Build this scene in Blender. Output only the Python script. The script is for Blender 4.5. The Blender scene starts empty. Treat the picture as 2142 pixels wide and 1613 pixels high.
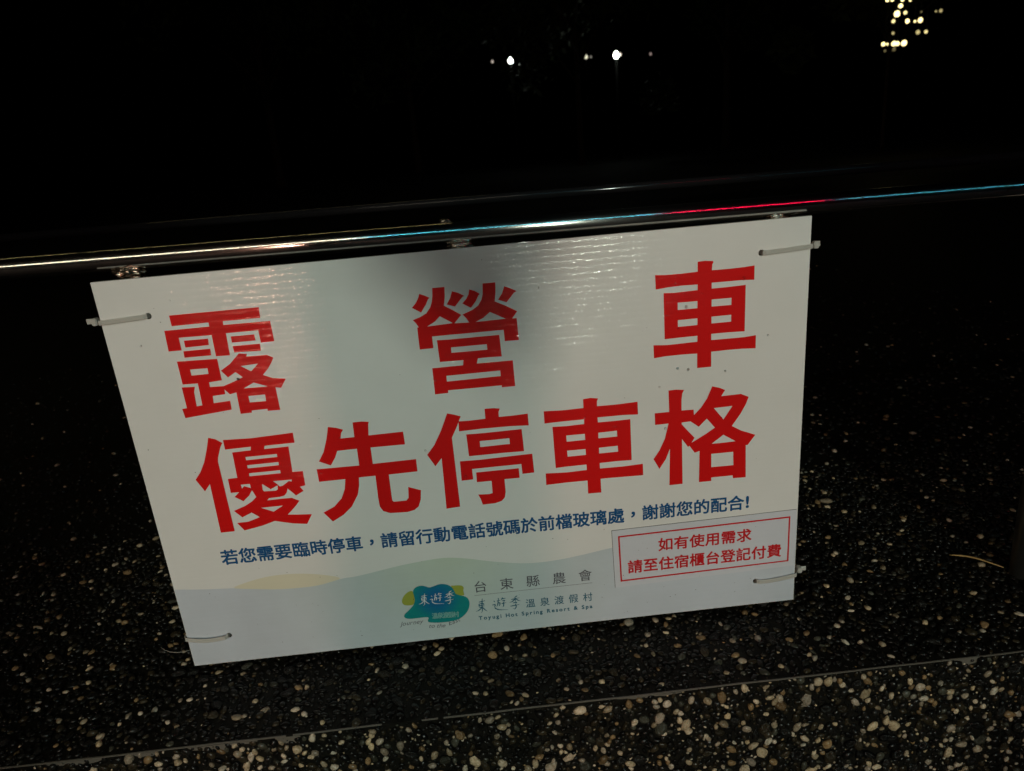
import bpy, bmesh, math, random
import numpy as np
from mathutils import Vector, Matrix, noise
from mathutils.geometry import tessellate_polygon

scene = bpy.context.scene
rng = random.Random(7)
npr = np.random.default_rng(11)

# ------------------------------------------------------------------ camera
cam_data = bpy.data.cameras.new("camera")
cam_data.sensor_width = 36.0
cam_data.sensor_fit = 'HORIZONTAL'
cam_data.lens = 1487.0 / 2142.0 * 36.0
cam_data.clip_start = 0.02
cam_data.clip_end = 500.0
camera = bpy.data.objects.new("camera", cam_data)
scene.collection.objects.link(camera)
right = Vector((0.99454833, -0.06238352, -0.0835579))
up = Vector((0.09892441, 0.31102669, 0.94523878))
fwd = Vector((0.03297858, 0.94835157, -0.31550233))
m = Matrix((right, up, -fwd)).transposed().to_4x4()
m.translation = Vector((0.01462559, -0.59701097, 0.45537199))
camera.matrix_world = m
cam_data.dof.use_dof = True
cam_data.dof.focus_distance = 0.62
cam_data.dof.aperture_fstop = 12.0
scene.camera = camera
CAM = m.translation.copy()

# ------------------------------------------------------------------ night sky
world = bpy.data.worlds.new("World")
scene.world = world
world.use_nodes = True
wn = world.node_tree
bg = wn.nodes["Background"]
sky = wn.nodes.new("ShaderNodeTexSky")
sky.sky_type = 'NISHITA'
sky.sun_disc = False
sky.sun_elevation = math.radians(-4)
sky.sun_rotation = math.radians(180)
wn.links.new(sky.outputs[0], bg.inputs[0])
bg.inputs[1].default_value = 0.0004

scene.view_settings.view_transform = 'Standard'
scene.view_settings.look = 'None'
scene.view_settings.exposure = 0.0
scene.view_settings.gamma = 1.0
scene.cycles.sample_clamp_indirect = 4.0

# ------------------------------------------------------------------ helpers
def link(o, parent=None):
    scene.collection.objects.link(o)
    if parent is not None:
        o.parent = parent
    return o

def tag(o, label=None, cat=None, group=None, kind=None):
    for k, v in (('label', label), ('category', cat), ('group', group), ('kind', kind)):
        if v:
            o[k] = v
    return o

def empty(name, loc=(0, 0, 0)):
    o = bpy.data.objects.new(name, None)
    o.location = loc
    o.empty_display_size = 0.05
    return link(o)

def mesh_obj(name, verts, faces, mat, parent=None, smooth=False, loc=None):
    me = bpy.data.meshes.new(name)
    me.from_pydata([tuple(v) for v in verts], [], faces)
    me.materials.append(mat)
    if smooth:
        me.polygons.foreach_set('use_smooth', [True] * len(me.polygons))
    me.update()
    o = bpy.data.objects.new(name, me)
    if loc is not None:
        o.location = loc
    return link(o, parent)

def bm_obj(name, bm, mat, parent=None, smooth=False):
    me = bpy.data.meshes.new(name)
    bmesh.ops.recalc_face_normals(bm, faces=bm.faces[:])
    bm.to_mesh(me); bm.free()
    me.materials.append(mat)
    if smooth:
        me.polygons.foreach_set('use_smooth', [True] * len(me.polygons))
    return link(bpy.data.objects.new(name, me), parent)

def bm_box(bm, c, s, rot=None):
    r = bmesh.ops.create_cube(bm, size=1.0)
    M = Matrix.Translation(c) @ (rot or Matrix()) @ Matrix.Diagonal((*s, 1))
    bmesh.ops.transform(bm, matrix=M, verts=r['verts'])
    return r['verts']

def tube(bm, pts, radii, seg=24, cap=True):
    """round tube through pts; radii may be one value or a list"""
    pts = [Vector(p) for p in pts]
    n = len(pts)
    if not hasattr(radii, '__len__'):
        radii = [radii] * n
    rings = []
    t0 = (pts[1] - pts[0]).normalized()
    ref = Vector((0, 0, 1)) if abs(t0.z) < .9 else Vector((0, 1, 0))
    a = t0.cross(ref).normalized()
    for i, p in enumerate(pts):
        t = (pts[min(i + 1, n - 1)] - pts[max(i - 1, 0)]).normalized()
        a = (a - t * a.dot(t)).normalized()
        b = t.cross(a)
        rings.append([bm.verts.new(p + radii[i] * (math.cos(k * 2 * math.pi / seg) * a + math.sin(k * 2 * math.pi / seg) * b)) for k in range(seg)])
    for i in range(n - 1):
        for k in range(seg):
            bm.faces.new((rings[i][k], rings[i][(k + 1) % seg], rings[i + 1][(k + 1) % seg], rings[i + 1][k]))
    if cap:
        bm.faces.new(rings[0]); bm.faces.new(rings[-1][::-1])

def ribbon(bm, pts, w, t, side=Vector((0, 0, 1))):
    """flat strap of width w (along side) and thickness t following pts"""
    pts = [Vector(p) for p in pts]
    n = len(pts); rings = []
    for i, p in enumerate(pts):
        d = (pts[min(i + 1, n - 1)] - pts[max(i - 1, 0)]).normalized()
        s = (side - d * side.dot(d)).normalized()
        nn = d.cross(s)
        rings.append([bm.verts.new(p + s * a * w / 2 + nn * b * t / 2) for a, b in ((-1, -.6), (-.8, -1), (.8, -1), (1, -.6), (1, .6), (.8, 1), (-.8, 1), (-1, .6))])
    for i in range(n - 1):
        for k in range(8):
            bm.faces.new((rings[i][k], rings[i][(k + 1) % 8], rings[i + 1][(k + 1) % 8], rings[i + 1][k]))
    bm.faces.new(rings[0]); bm.faces.new(rings[-1][::-1])

class NT:
    def __init__(self, name):
        self.mat = bpy.data.materials.new(name)
        self.mat.use_nodes = True
        self.t = self.mat.node_tree
        self.p = self.t.nodes["Principled BSDF"]
        self.out = self.t.nodes["Material Output"]
    def n(self, typ, **kw):
        nd = self.t.nodes.new(typ)
        for k, v in kw.items():
            if k.startswith('i_'):
                key = k[2:]
                key = int(key) if key.isdigit() else key.replace('_', ' ')
                nd.inputs[key].default_value = v
            else:
                setattr(nd, k, v)
        return nd
    def l(self, a, b):
        self.t.links.new(a, b)
    def set(self, **kw):
        for k, v in kw.items():
            self.p.inputs[k.replace('_', ' ')].default_value = v
        return self

def rgb(r, g, b): return (r, g, b, 1.0)

def ramp(nt, src, stops, interp='LINEAR'):
    r = nt.n("ShaderNodeValToRGB")
    r.color_ramp.interpolation = interp
    e = r.color_ramp.elements
    while len(e) < len(stops): e.new(0.5)
    for el, (p, c) in zip(e, stops):
        el.position = p; el.color = c
    nt.l(src, r.inputs[0])
    return r

# sign surface: corrugated plastic board whose flutes print through the glossy film
def sign_finish(nt, base_node_out=None):
    tc = nt.n("ShaderNodeTexCoord")
    sep = nt.n("ShaderNodeSeparateXYZ"); nt.l(tc.outputs['Object'], sep.inputs[0])
    # flutes every 5.5 mm along z
    warp = nt.n("ShaderNodeTexNoise", i_Scale=9.0, i_Detail=2.0); nt.l(tc.outputs['Object'], warp.inputs['Vector'])
    w1 = nt.n("ShaderNodeMath", operation='MULTIPLY_ADD'); w1.inputs[1].default_value = 0.0016; nt.l(warp.outputs['Fac'], w1.inputs[0]); nt.l(sep.outputs['Z'], w1.inputs[2])
    ph = nt.n("ShaderNodeMath", operation='MULTIPLY'); ph.inputs[1].default_value = math.pi / 0.0055; nt.l(w1.outputs[0], ph.inputs[0])
    sn = nt.n("ShaderNodeMath", operation='SINE'); nt.l(ph.outputs[0], sn.inputs[0])
    ab = nt.n("ShaderNodeMath", operation='ABSOLUTE'); nt.l(sn.outputs[0], ab.inputs[0])
    mp = nt.n("ShaderNodeMapping"); mp.inputs['Scale'].default_value = (60, 1, 420); nt.l(tc.outputs['Object'], mp.inputs['Vector'])
    fine = nt.n("ShaderNodeTexNoise", i_Scale=1.0, i_Detail=4.0, i_Roughness=0.65); nt.l(mp.outputs[0], fine.inputs['Vector'])
    big = nt.n("ShaderNodeTexNoise", i_Scale=26.0, i_Detail=2.0); nt.l(tc.outputs['Object'], big.inputs['Vector'])
    a = nt.n("ShaderNodeMath", operation='MULTIPLY_ADD'); nt.l(fine.outputs['Fac'], a.inputs[0]); a.inputs[1].default_value = 1.3; nt.l(ab.outputs[0], a.inputs[2])
    b = nt.n("ShaderNodeMath", operation='MULTIPLY_ADD'); nt.l(big.outputs['Fac'], b.inputs[0]); b.inputs[1].default_value = 2.0; nt.l(a.outputs[0], b.inputs[2])
    bump = nt.n("ShaderNodeBump"); bump.inputs['Strength'].default_value = 1.0; bump.inputs['Distance'].default_value = FLUTE
    nt.l(b.outputs[0], bump.inputs['Height'])
    nt.set(Roughness=0.6)
    nt.p.inputs['Specular IOR Level'].default_value = 0.2
    gl = nt.n("ShaderNodeBsdfGlossy"); gl.inputs['Roughness'].default_value = 0.07; nt.l(bump.outputs[0], gl.inputs['Normal'])
    fr = nt.n("ShaderNodeFresnel"); fr.inputs['IOR'].default_value = 1.75; nt.l(bump.outputs[0], fr.inputs['Normal'])
    mx = nt.n("ShaderNodeMixShader"); nt.l(fr.outputs[0], mx.inputs[0]); nt.l(nt.p.outputs[0], mx.inputs[1]); nt.l(gl.outputs[0], mx.inputs[2])
    nt.l(mx.outputs[0], nt.out.inputs[0])
    return tc, sep
FLUTE = 0.00025

def grime(nt, tc, color, amount=0.12):
    ns = nt.n("ShaderNodeTexNoise", i_Scale=7.0, i_Detail=6.0, i_Roughness=0.6); nt.l(tc.outputs['Object'], ns.inputs['Vector'])
    r = ramp(nt, ns.outputs['Fac'], [(0.35, rgb(1 - amount, 1 - amount, 1 - amount * 1.1)), (0.65, rgb(1, 1, 1))])
    mx = nt.n("ShaderNodeMix", data_type='RGBA', blend_type='MULTIPLY'); mx.inputs[0].default_value = 1.0
    if isinstance(color, tuple): mx.inputs[6].default_value = color
    else: nt.l(color, mx.inputs[6])
    nt.l(r.outputs[0], mx.inputs[7])
    nt.l(mx.outputs[2], nt.p.inputs['Base Color'])

def print_mat(name, color, amount=0.06):
    nt = NT(name); tc, sep = sign_finish(nt); grime(nt, tc, color, amount)
    return nt.mat

M = {}
M['board'] = print_mat("white_board", rgb(0.80, 0.80, 0.78))
M['red'] = print_mat("red_print", rgb(0.72, 0.001, 0.001))
M['blue'] = print_mat("blue_print", rgb(0.003, 0.085, 0.25))
M['teal'] = print_mat("teal_print", rgb(0.012, 0.12, 0.19))
M['grey'] = print_mat("grey_print", rgb(0.10, 0.10, 0.12))
M['white'] = print_mat("white_print", rgb(0.78, 0.78, 0.76))
M['pale_teal'] = print_mat("pale_teal_print", rgb(0.25, 0.50, 0.46))
M['sticker'] = print_mat("sticker_film", rgb(0.66, 0.68, 0.74))
M['sticker_red'] = print_mat("sticker_red_print", rgb(0.58, 0.01, 0.015))
M['olive'] = print_mat("olive_print", rgb(0.36, 0.40, 0.06))
M['dune'] = print_mat("dune_print", rgb(0.76, 0.72, 0.56))

# printed landscape: pale blue water fading to green at the crest of the hill
nt = NT("hill_print"); tc, sep = sign_finish(nt)
d = nt.n("ShaderNodeVectorMath", operation='DISTANCE'); d.inputs[1].default_value = (-0.04, 0, 0.112); nt.l(tc.outputs['Object'], d.inputs[0])
rp = ramp(nt, d.outputs['Value'], [(0.02, rgb(0.60, 0.69, 0.58)), (0.105, rgb(0.60, 0.68, 0.70)), (0.20, rgb(0.61, 0.66, 0.73))])
grime(nt, tc, rp.outputs[0]); M['hill'] = nt.mat
nt = NT("emblem_print"); tc, sep = sign_finish(nt)
d = nt.n("ShaderNodeVectorMath", operation='DISTANCE'); d.inputs[1].default_value = (-0.056, 0, 0.047); nt.l(tc.outputs['Object'], d.inputs[0])
rp = ramp(nt, d.outputs['Value'], [(0.006, rgb(0.004, 0.13, 0.33)), (0.014, rgb(0.004, 0.17, 0.30)), (0.024, rgb(0.004, 0.25, 0.25))])
grime(nt, tc, rp.outputs[0], 0.03); M['emblem'] = nt.mat

def simple(name, color, rough=0.5, metal=0.0, **kw):
    nt = NT(name); nt.set(Roughness=rough, Metallic=metal); nt.p.inputs['Base Color'].default_value = color
    for k, v in kw.items(): nt.p.inputs[k.replace('_', ' ')].default_value = v
    return nt.mat

nt = NT("stainless_steel"); nt.set(Metallic=1.0)
tc = nt.n("ShaderNodeTexCoord")
mp = nt.n("ShaderNodeMapping"); mp.inputs['Scale'].default_value = (3, 200, 200); nt.l(tc.outputs['Object'], mp.inputs['Vector'])
ns = nt.n("ShaderNodeTexNoise", i_Scale=1.0, i_Detail=5.0, i_Roughness=0.6); nt.l(mp.outputs[0], ns.inputs['Vector'])
rr = nt.n("ShaderNodeMapRange"); rr.inputs['To Min'].default_value = 0.10; rr.inputs['To Max'].default_value = 0.15; nt.l(ns.outputs['Fac'], rr.inputs['Value']); nt.l(rr.outputs[0], nt.p.inputs['Roughness'])
sp = nt.n("ShaderNodeTexNoise", i_Scale=38.0, i_Detail=6.0, i_Roughness=0.7); nt.l(tc.outputs['Object'], sp.inputs['Vector'])
rc = ramp(nt, sp.outputs['Fac'], [(0.30, rgb(0.22, 0.13, 0.07)), (0.37, rgb(0.66, 0.64, 0.60)), (0.7, rgb(0.80, 0.78, 0.74))]); nt.l(rc.outputs[0], nt.p.inputs['Base Color'])
bp = nt.n("ShaderNodeBump"); bp.inputs['Strength'].default_value = 0.06; bp.inputs['Distance'].default_value = 0.0002; nt.l(ns.outputs['Fac'], bp.inputs['Height']); nt.l(bp.outputs[0], nt.p.inputs['Normal'])
nt.p.inputs['Anisotropic'].default_value = 0.9
tg = nt.n("ShaderNodeTangent", direction_type='RADIAL', axis='X'); nt.l(tg.outputs[0], nt.p.inputs['Tangent'])
M['steel'] = nt.mat
M['steel_post'] = nt.mat.copy(); M['steel_post'].name = 'stainless_post'
for nd in M['steel_post'].node_tree.nodes:
    if nd.type == 'TANGENT': nd.axis = 'Z'
    if nd.type == 'MAP_RANGE': nd.inputs['To Min'].default_value = 0.30; nd.inputs['To Max'].default_value = 0.42
    if nd.type == 'BSDF_PRINCIPLED': nd.inputs['Anisotropic'].default_value = 0.0
nt = NT("weld_metal"); nt.set(Metallic=1.0, Roughness=0.22)
tc = nt.n("ShaderNodeTexCoord")
sp = nt.n("ShaderNodeTexNoise", i_Scale=160.0, i_Detail=4.0); nt.l(tc.outputs['Object'], sp.inputs['Vector'])
rc = ramp(nt, sp.outputs['Fac'], [(0.3, rgb(0.10, 0.05, 0.03)), (0.5, rgb(0.45, 0.36, 0.28)), (0.7, rgb(0.75, 0.70, 0.62))]); nt.l(rc.outputs[0], nt.p.inputs['Base Color'])
bp = nt.n("ShaderNodeBump"); bp.inputs['Strength'].default_value = 1.0; bp.inputs['Distance'].default_value = 0.0012; nt.l(sp.outputs['Fac'], bp.inputs['Height']); nt.l(bp.outputs[0], nt.p.inputs['Normal'])
M['weld'] = nt.mat
M['dark_tube'] = simple("black_gloss_tube", rgb(0.01, 0.01, 0.011), 0.10, Specular_IOR_Level=0.25)
M['nylon'] = simple("clear_nylon", rgb(0.66, 0.65, 0.60), 0.3, Subsurface_Weight=0.0, Transmission_Weight=0.35)
M['dark'] = simple("dark_hole", rgb(0.02, 0.016, 0.012), 0.8)
M['speck'] = simple("dirt_speck", rgb(0.035, 0.025, 0.02), 0.8)
M['water'] = simple("clear_water", rgb(1, 1, 1), 0.02, Transmission_Weight=1.0, IOR=1.33)
M['strip'] = simple("pvc_strip", rgb(0.13, 0.115, 0.095), 0.5)
M['straw'] = simple("dry_straw", rgb(0.52, 0.34, 0.13), 0.45)
M['twig'] = simple("pale_fibre", rgb(0.35, 0.32, 0.28), 0.5)

# cement matrix between the pebbles
nt = NT("wet_cement"); tc = nt.n("ShaderNodeTexCoord")
sp = nt.n("ShaderNodeTexNoise", i_Scale=90.0, i_Detail=8.0, i_Roughness=0.7); nt.l(tc.outputs['Object'], sp.inputs['Vector'])
rc = ramp(nt, sp.outputs['Fac'], [(0.35, rgb(0.003, 0.0028, 0.002)), (0.6, rgb(0.008, 0.007, 0.005)), (0.75, rgb(0.022, 0.017, 0.012))]); nt.l(rc.outputs[0], nt.p.inputs['Base Color'])
bp = nt.n("ShaderNodeBump"); bp.inputs['Strength'].default_value = 0.9; bp.inputs['Distance'].default_value = 0.002; nt.l(sp.outputs['Fac'], bp.inputs['Height']); nt.l(bp.outputs[0], nt.p.inputs['Normal'])
nt.set(Roughness=0.6); nt.p.inputs['Specular IOR Level'].default_value = 0.12; M['cement'] = nt.mat

def pebble_mat(name, attr):
    nt = NT(name); tc = nt.n("ShaderNodeTexCoord")
    if attr:
        c = nt.n("ShaderNodeAttribute", attribute_name='stone_color').outputs['Color']
        vec = tc.outputs['Object']; sc = 420.0
    else:
        c = nt.n("ShaderNodeObjectInfo").outputs['Color']
        vec = tc.outputs['Object']; sc = 2.2
    sp = nt.n("ShaderNodeTexNoise", i_Scale=sc, i_Detail=4.0, i_Roughness=0.65); nt.l(vec, sp.inputs['Vector'])
    r = ramp(nt, sp.outputs['Fac'], [(0.34, rgb(0.42, 0.36, 0.28)), (0.5, rgb(0.9, 0.86, 0.8)), (0.62, rgb(1, 1, 1))])
    mx = nt.n("ShaderNodeMix", data_type='RGBA', blend_type='MULTIPLY'); mx.inputs[0].default_value = 0.9
    nt.l(c, mx.inputs[6]); nt.l(r.outputs[0], mx.inputs[7]); nt.l(mx.outputs[2], nt.p.inputs['Base Color'])
    bp = nt.n("ShaderNodeBump"); bp.inputs['Strength'].default_value = 0.35; bp.inputs['Distance'].default_value = 0.0006 if attr else 0.08
    nt.l(sp.outputs['Fac'], bp.inputs['Height']); nt.l(bp.outputs[0], nt.p.inputs['Normal'])
    nt.set(Roughness=0.25); nt.p.inputs['Specular IOR Level'].default_value = 0.22
    return nt.mat
M['pebble'] = pebble_mat("wet_pebble", False)
M['pebbles'] = pebble_mat("wet_pebbles", True)

def emit(name, color, strength):
    nt = NT(name)
    nt.p.inputs['Base Color'].default_value = rgb(0.1, 0.1, 0.1)
    nt.p.inputs['Emission Color'].default_value = color
    nt.p.inputs['Emission Strength'].default_value = strength
    return nt.mat

# asphalt / lawn
nt = NT("dark_asphalt"); tc = nt.n("ShaderNodeTexCoord")
sp = nt.n("ShaderNodeTexNoise", i_Scale=60.0, i_Detail=8.0, i_Roughness=0.75); nt.l(tc.outputs['Object'], sp.inputs['Vector'])
rc = ramp(nt, sp.outputs['Fac'], [(0.3, rgb(0.008, 0.008, 0.008)), (0.7, rgb(0.026, 0.025, 0.023))]); nt.l(rc.outputs[0], nt.p.inputs['Base Color'])
bp = nt.n("ShaderNodeBump"); bp.inputs['Distance'].default_value = 0.01; nt.l(sp.outputs['Fac'], bp.inputs['Height']); nt.l(bp.outputs[0], nt.p.inputs['Normal'])
nt.set(Roughness=0.7); M['asphalt'] = nt.mat
nt = NT("night_foliage"); oi = nt.n("ShaderNodeObjectInfo"); tc = nt.n("ShaderNodeTexCoord")
sp = nt.n("ShaderNodeTexNoise", i_Scale=1.4, i_Detail=3.0); nt.l(tc.outputs['Object'], sp.inputs['Vector'])
rc = ramp(nt, sp.outputs['Fac'], [(0.35, rgb(0.035, 0.055, 0.02)), (0.65, rgb(0.07, 0.10, 0.035))]); nt.l(rc.outputs[0], nt.p.inputs['Base Color'])
nt.set(Roughness=0.6); M['leaf'] = nt.mat
M['bark'] = simple("brown_bark", rgb(0.05, 0.03, 0.02), 0.85)
M['lamp_metal'] = simple("dark_painted_metal", rgb(0.012, 0.012, 0.013), 0.75, Specular_IOR_Level=0.15)
M['concrete'] = simple("plain_concrete", rgb(0.22, 0.21, 0.20), 0.8)

# ------------------------------------------------------------------ setting
KZ = -0.01          # kerb top
KY = -0.094         # kerb front face
GZ = -0.19          # ground in front of the kerb
tag(mesh_obj("ground", [(-200, -120, GZ), (200, -120, GZ), (200, 300, GZ), (-200, 300, GZ)], [(0, 1, 2, 3)], M['asphalt']), kind='structure')

bm = bmesh.new()
bm_box(bm, (0, (KY + 5.0) / 2, (KZ + GZ - 0.05) / 2), (12.0, 5.0 - KY, KZ - GZ + 0.05))
kerb = bm_obj("kerb", bm, M['cement']); tag(kerb, kind='structure')

# edge strip (corner bead), broken where the mortar has crumbled
bm = bmesh.new()
for x0, x1 in ((-1.6, -0.190), (-0.184, -0.107), (-0.072, -0.058), (-0.053, 1.7)):
    n = max(2, int((x1 - x0) / 0.02))
    prev = None
    for i in range(n + 1):
        x = x0 + (x1 - x0) * i / n
        w = 0.0002 * math.sin(x * 41) + 0.00015 * math.sin(x * 97)
        ring = [bm.verts.new((x, KY - 0.0012 + dy, KZ + dz + w)) for dy, dz in ((0, -0.0003), (0, 0.0005), (0.0013, 0.0005), (0.0013, -0.0003))]
        if prev:
            for k in range(4): bm.faces.new((prev[k], prev[(k + 1) % 4], ring[(k + 1) % 4], ring[k]))
        else: bm.faces.new(ring)
        prev = ring
    bm.faces.new(prev[::-1])
bm_obj("edge_strip", bm, M['strip'], kerb)

# smears of pale mortar just under the strip
M['mortar'] = simple("pale_mortar", rgb(0.12, 0.105, 0.085), 0.85)
for (x0, x1, h) in ((-0.395, -0.345, 0.006), (-0.275, -0.215, 0.007), (-0.20, -0.178, 0.010), (0.10, 0.16, 0.004), (0.405, 0.43, 0.010), (-0.325, -0.30, 0.005)):
    n = 14; top = []; bot = []
    for i in range(n + 1):
        x = x0 + (x1 - x0) * i / n
        hh = h * math.sin(math.pi * (i + .4) / (n + .8)) ** .6 * (0.55 + 0.6 * noise.noise(Vector((x * 160, h * 900, 0))) + .2)
        top.append((x, KY - 0.0009, KZ - 0.0008)); bot.append((x, KY - 0.0003, KZ - 0.0012 - max(hh, .0006)))
    vs = top + bot
    fs = [(i, i + 1, n + 2 + i, n + 1 + i) for i in range(n)]
    mesh_obj("mortar_smear", vs, fs, M['mortar'], kerb, True)

# pebbles ------------------------------------------------------------
def ico(sub):
    bm = bmesh.new(); bmesh.ops.create_icosphere(bm, subdivisions=sub, radius=1.0)
    v = np.array([x.co[:] for x in bm.verts]); f = np.array([[q.index for q in p.verts] for p in bm.faces]); bm.free()
    return v, f
V2, F2 = ico(2); V1, F1 = ico(1)

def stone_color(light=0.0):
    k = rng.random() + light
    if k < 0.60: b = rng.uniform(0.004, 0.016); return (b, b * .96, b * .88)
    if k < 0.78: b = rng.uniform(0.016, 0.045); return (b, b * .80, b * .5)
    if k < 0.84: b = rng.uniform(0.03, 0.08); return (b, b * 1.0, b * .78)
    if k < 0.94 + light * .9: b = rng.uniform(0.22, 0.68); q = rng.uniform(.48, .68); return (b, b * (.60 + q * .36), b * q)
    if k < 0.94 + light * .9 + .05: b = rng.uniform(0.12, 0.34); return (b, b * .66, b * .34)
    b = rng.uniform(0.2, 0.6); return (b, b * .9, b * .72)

class Grid:
    def __init__(s, c): s.c = c; s.d = {}
    def ok(s, x, y, r, k=0.80):
        i, j = int(x // s.c), int(y // s.c)
        for a in (i - 1, i, i + 1):
            for b in (j - 1, j, j + 1):
                for (px, py, pr) in s.d.get((a, b), ()):
                    if (px - x) ** 2 + (py - y) ** 2 < (k * (pr + r)) ** 2: return False
        return True
    def add(s, x, y, r): s.d.setdefault((int(x // s.c), int(y // s.c)), []).append((x, y, r))

stone_meshes = []
for k in range(14):
    me = bpy.data.meshes.new("pebble")
    P = []
    e = Vector((rng.uniform(-9, 9), rng.uniform(-9, 9), rng.uniform(-9, 9)))
    for v in V2:
        q = Vector(v); d = 1 + 0.42 * noise.noise(q * 0.9 + e) + 0.14 * noise.noise(q * 2.3 + e)
        P.append(tuple(q * d))
    me.from_pydata(P, [], [tuple(f) for f in F2.tolist()]); me.materials.append(M['pebble'])
    me.polygons.foreach_set('use_smooth', [True] * len(me.polygons))
    stone_meshes.append(me)
SV2 = []
for me in stone_meshes:
    a = np.empty(len(me.vertices) * 3); me.vertices.foreach_get('co', a); SV2.append(a.reshape(-1, 3))
SV1 = []
for k in range(10):
    e = Vector((rng.uniform(-9, 9), rng.uniform(-9, 9), rng.uniform(-9, 9)))
    SV1.append(np.array([tuple(Vector(v) * (1 + .35 * noise.noise(Vector(v) * .9 + e))) for v in V1]))

def to_world(surf, a, b, h):
    # surf 'top': (a,b) = (x,y); 'face': (a,b) = (x,z)
    return (a, b, KZ + h) if surf == 'top' else (a, KY - h, b)

acc = []      # (variant verts, faces, matrix3, position, colour)
named = []
def frame(surf, yaw, tilt, s):
    M3 = Matrix.Rotation(yaw, 3, 'Z') @ Matrix.Rotation(tilt, 3, 'X') @ Matrix.Diagonal(s)
    if surf == 'face':
        M3 = Matrix.Rotation(math.radians(90), 3, 'X') @ M3
    return M3

def scatter(surf, ax, bx, cell, rmin, rmax, tries, lod, grid, edge):
    cnt = 0
    for _ in range(tries):
        a = rng.uniform(*ax); b = rng.uniform(*bx)
        r = rmin + (rmax - rmin) * rng.random() ** 2
        if surf == 'top' and b > .35 and rng.random() > math.exp(-(b - .35) / .28): continue
        if not grid.ok(a, b, r): continue
        if surf == 'top' and b < KY + r * 0.8 + 0.001: continue
        if surf == 'face' and b > KZ - r * 0.75 - 0.001: continue
        grid.add(a, b, r); cnt += 1
        s = (r * rng.uniform(.95, 1.3), r * rng.uniform(.65, .95), r * rng.uniform(.5, .75))
        M3 = frame(surf, rng.uniform(0, 6.28), rng.uniform(-.35, .35), s)
        c = stone_color(.12 if surf == 'face' and rng.random() < .8 else (-.30 if surf == 'top' and rng.random() < .55 else 0.0))  # paler face, darker top: partly the stone mix, partly shade put into colour
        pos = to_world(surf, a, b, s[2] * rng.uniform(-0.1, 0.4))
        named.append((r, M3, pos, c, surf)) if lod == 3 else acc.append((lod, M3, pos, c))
    return cnt

g_face = Grid(0.014); g_top = Grid(0.014)
# largest stones singly, then the fill of smaller ones
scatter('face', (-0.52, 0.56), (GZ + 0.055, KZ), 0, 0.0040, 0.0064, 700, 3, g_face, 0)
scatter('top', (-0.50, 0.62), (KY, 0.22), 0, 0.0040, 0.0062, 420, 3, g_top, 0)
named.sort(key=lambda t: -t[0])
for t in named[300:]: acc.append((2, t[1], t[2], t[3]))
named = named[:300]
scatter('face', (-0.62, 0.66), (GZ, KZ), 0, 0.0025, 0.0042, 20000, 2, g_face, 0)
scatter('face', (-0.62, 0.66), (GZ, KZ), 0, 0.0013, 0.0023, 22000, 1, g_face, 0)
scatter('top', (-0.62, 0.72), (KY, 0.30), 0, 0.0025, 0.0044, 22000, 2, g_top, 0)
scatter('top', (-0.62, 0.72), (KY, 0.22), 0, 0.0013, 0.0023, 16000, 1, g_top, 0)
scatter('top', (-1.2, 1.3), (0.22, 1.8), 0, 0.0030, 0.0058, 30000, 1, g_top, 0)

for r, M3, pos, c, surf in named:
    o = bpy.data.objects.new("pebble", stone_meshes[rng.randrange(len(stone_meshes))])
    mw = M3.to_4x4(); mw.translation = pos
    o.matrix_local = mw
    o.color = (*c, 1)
    link(o, kerb)

vs = []; fs = []; cols = []; off = 0
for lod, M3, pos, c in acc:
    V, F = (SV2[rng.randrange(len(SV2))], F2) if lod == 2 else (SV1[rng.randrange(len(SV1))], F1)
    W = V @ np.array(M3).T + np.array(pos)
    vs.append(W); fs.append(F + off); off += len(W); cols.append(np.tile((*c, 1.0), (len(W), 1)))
vs = np.concatenate(vs); fs = np.concatenate(fs); cols = np.concatenate(cols)
me = bpy.data.meshes.new("pebble_dash")
me.vertices.add(len(vs)); me.vertices.foreach_set('co', vs.ravel())
me.loops.add(len(fs) * 3); me.loops.foreach_set('vertex_index', fs.ravel())
me.polygons.add(len(fs)); me.polygons.foreach_set('loop_start', np.arange(len(fs)) * 3)
me.polygons.foreach_set('loop_total', np.full(len(fs), 3)); me.polygons.foreach_set('use_smooth', np.ones(len(fs), bool))
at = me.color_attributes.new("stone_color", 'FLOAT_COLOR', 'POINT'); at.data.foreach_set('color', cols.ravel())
me.update(); me.validate()
me.materials.append(M['pebbles'])
tag(link(bpy.data.objects.new("pebble_dash", me), kerb), kind='stuff')
print("pebble tris", len(fs), "stones", len(acc))

# ------------------------------------------------------------------ guard rail
RY = 0.013
RL = Vector((-1.05, RY, 0.4042)); RRt = Vector((0.56, RY, 0.3859))
def rail_z(x): return RL.z + (x - RL.x) / (RRt.x - RL.x) * (RRt.z - RL.z)
RAD = 0.0088
rail = empty("guard_rail", (0, RY, KZ))
tag(rail, "polished stainless steel tube rail directly above the white sign", "rail")
inv = Matrix.Translation((0, -RY, -KZ))
def rail_part(name, bm, mat, smooth=True):
    o = bm_obj(name, bm, mat, rail, smooth); o.data.transform(inv); return o
bm = bmesh.new()
ends = Vector((1.35, RY, rail_z(1.35)))
tube(bm, [RL + (ends - RL) * k / 40 for k in range(41)], RAD, 64); rail_part("top_rail", bm, M['steel'])
for x in (-0.268, 0.004, 0.274):
    bm = bmesh.new(); tube(bm, [(x, RY + .001, KZ - 0.02), (x, RY + .001, rail_z(x) - RAD * .6)], 0.0065, 28); rail_part("post", bm, M['steel_post'])
for x in (0.547, -0.95):
    bm = bmesh.new(); tube(bm, [(x, RY, KZ - 0.02), (x, RY, rail_z(x) - RAD * .5)], 0.0100, 40); rail_part("post", bm, M['steel_post'])
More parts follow.
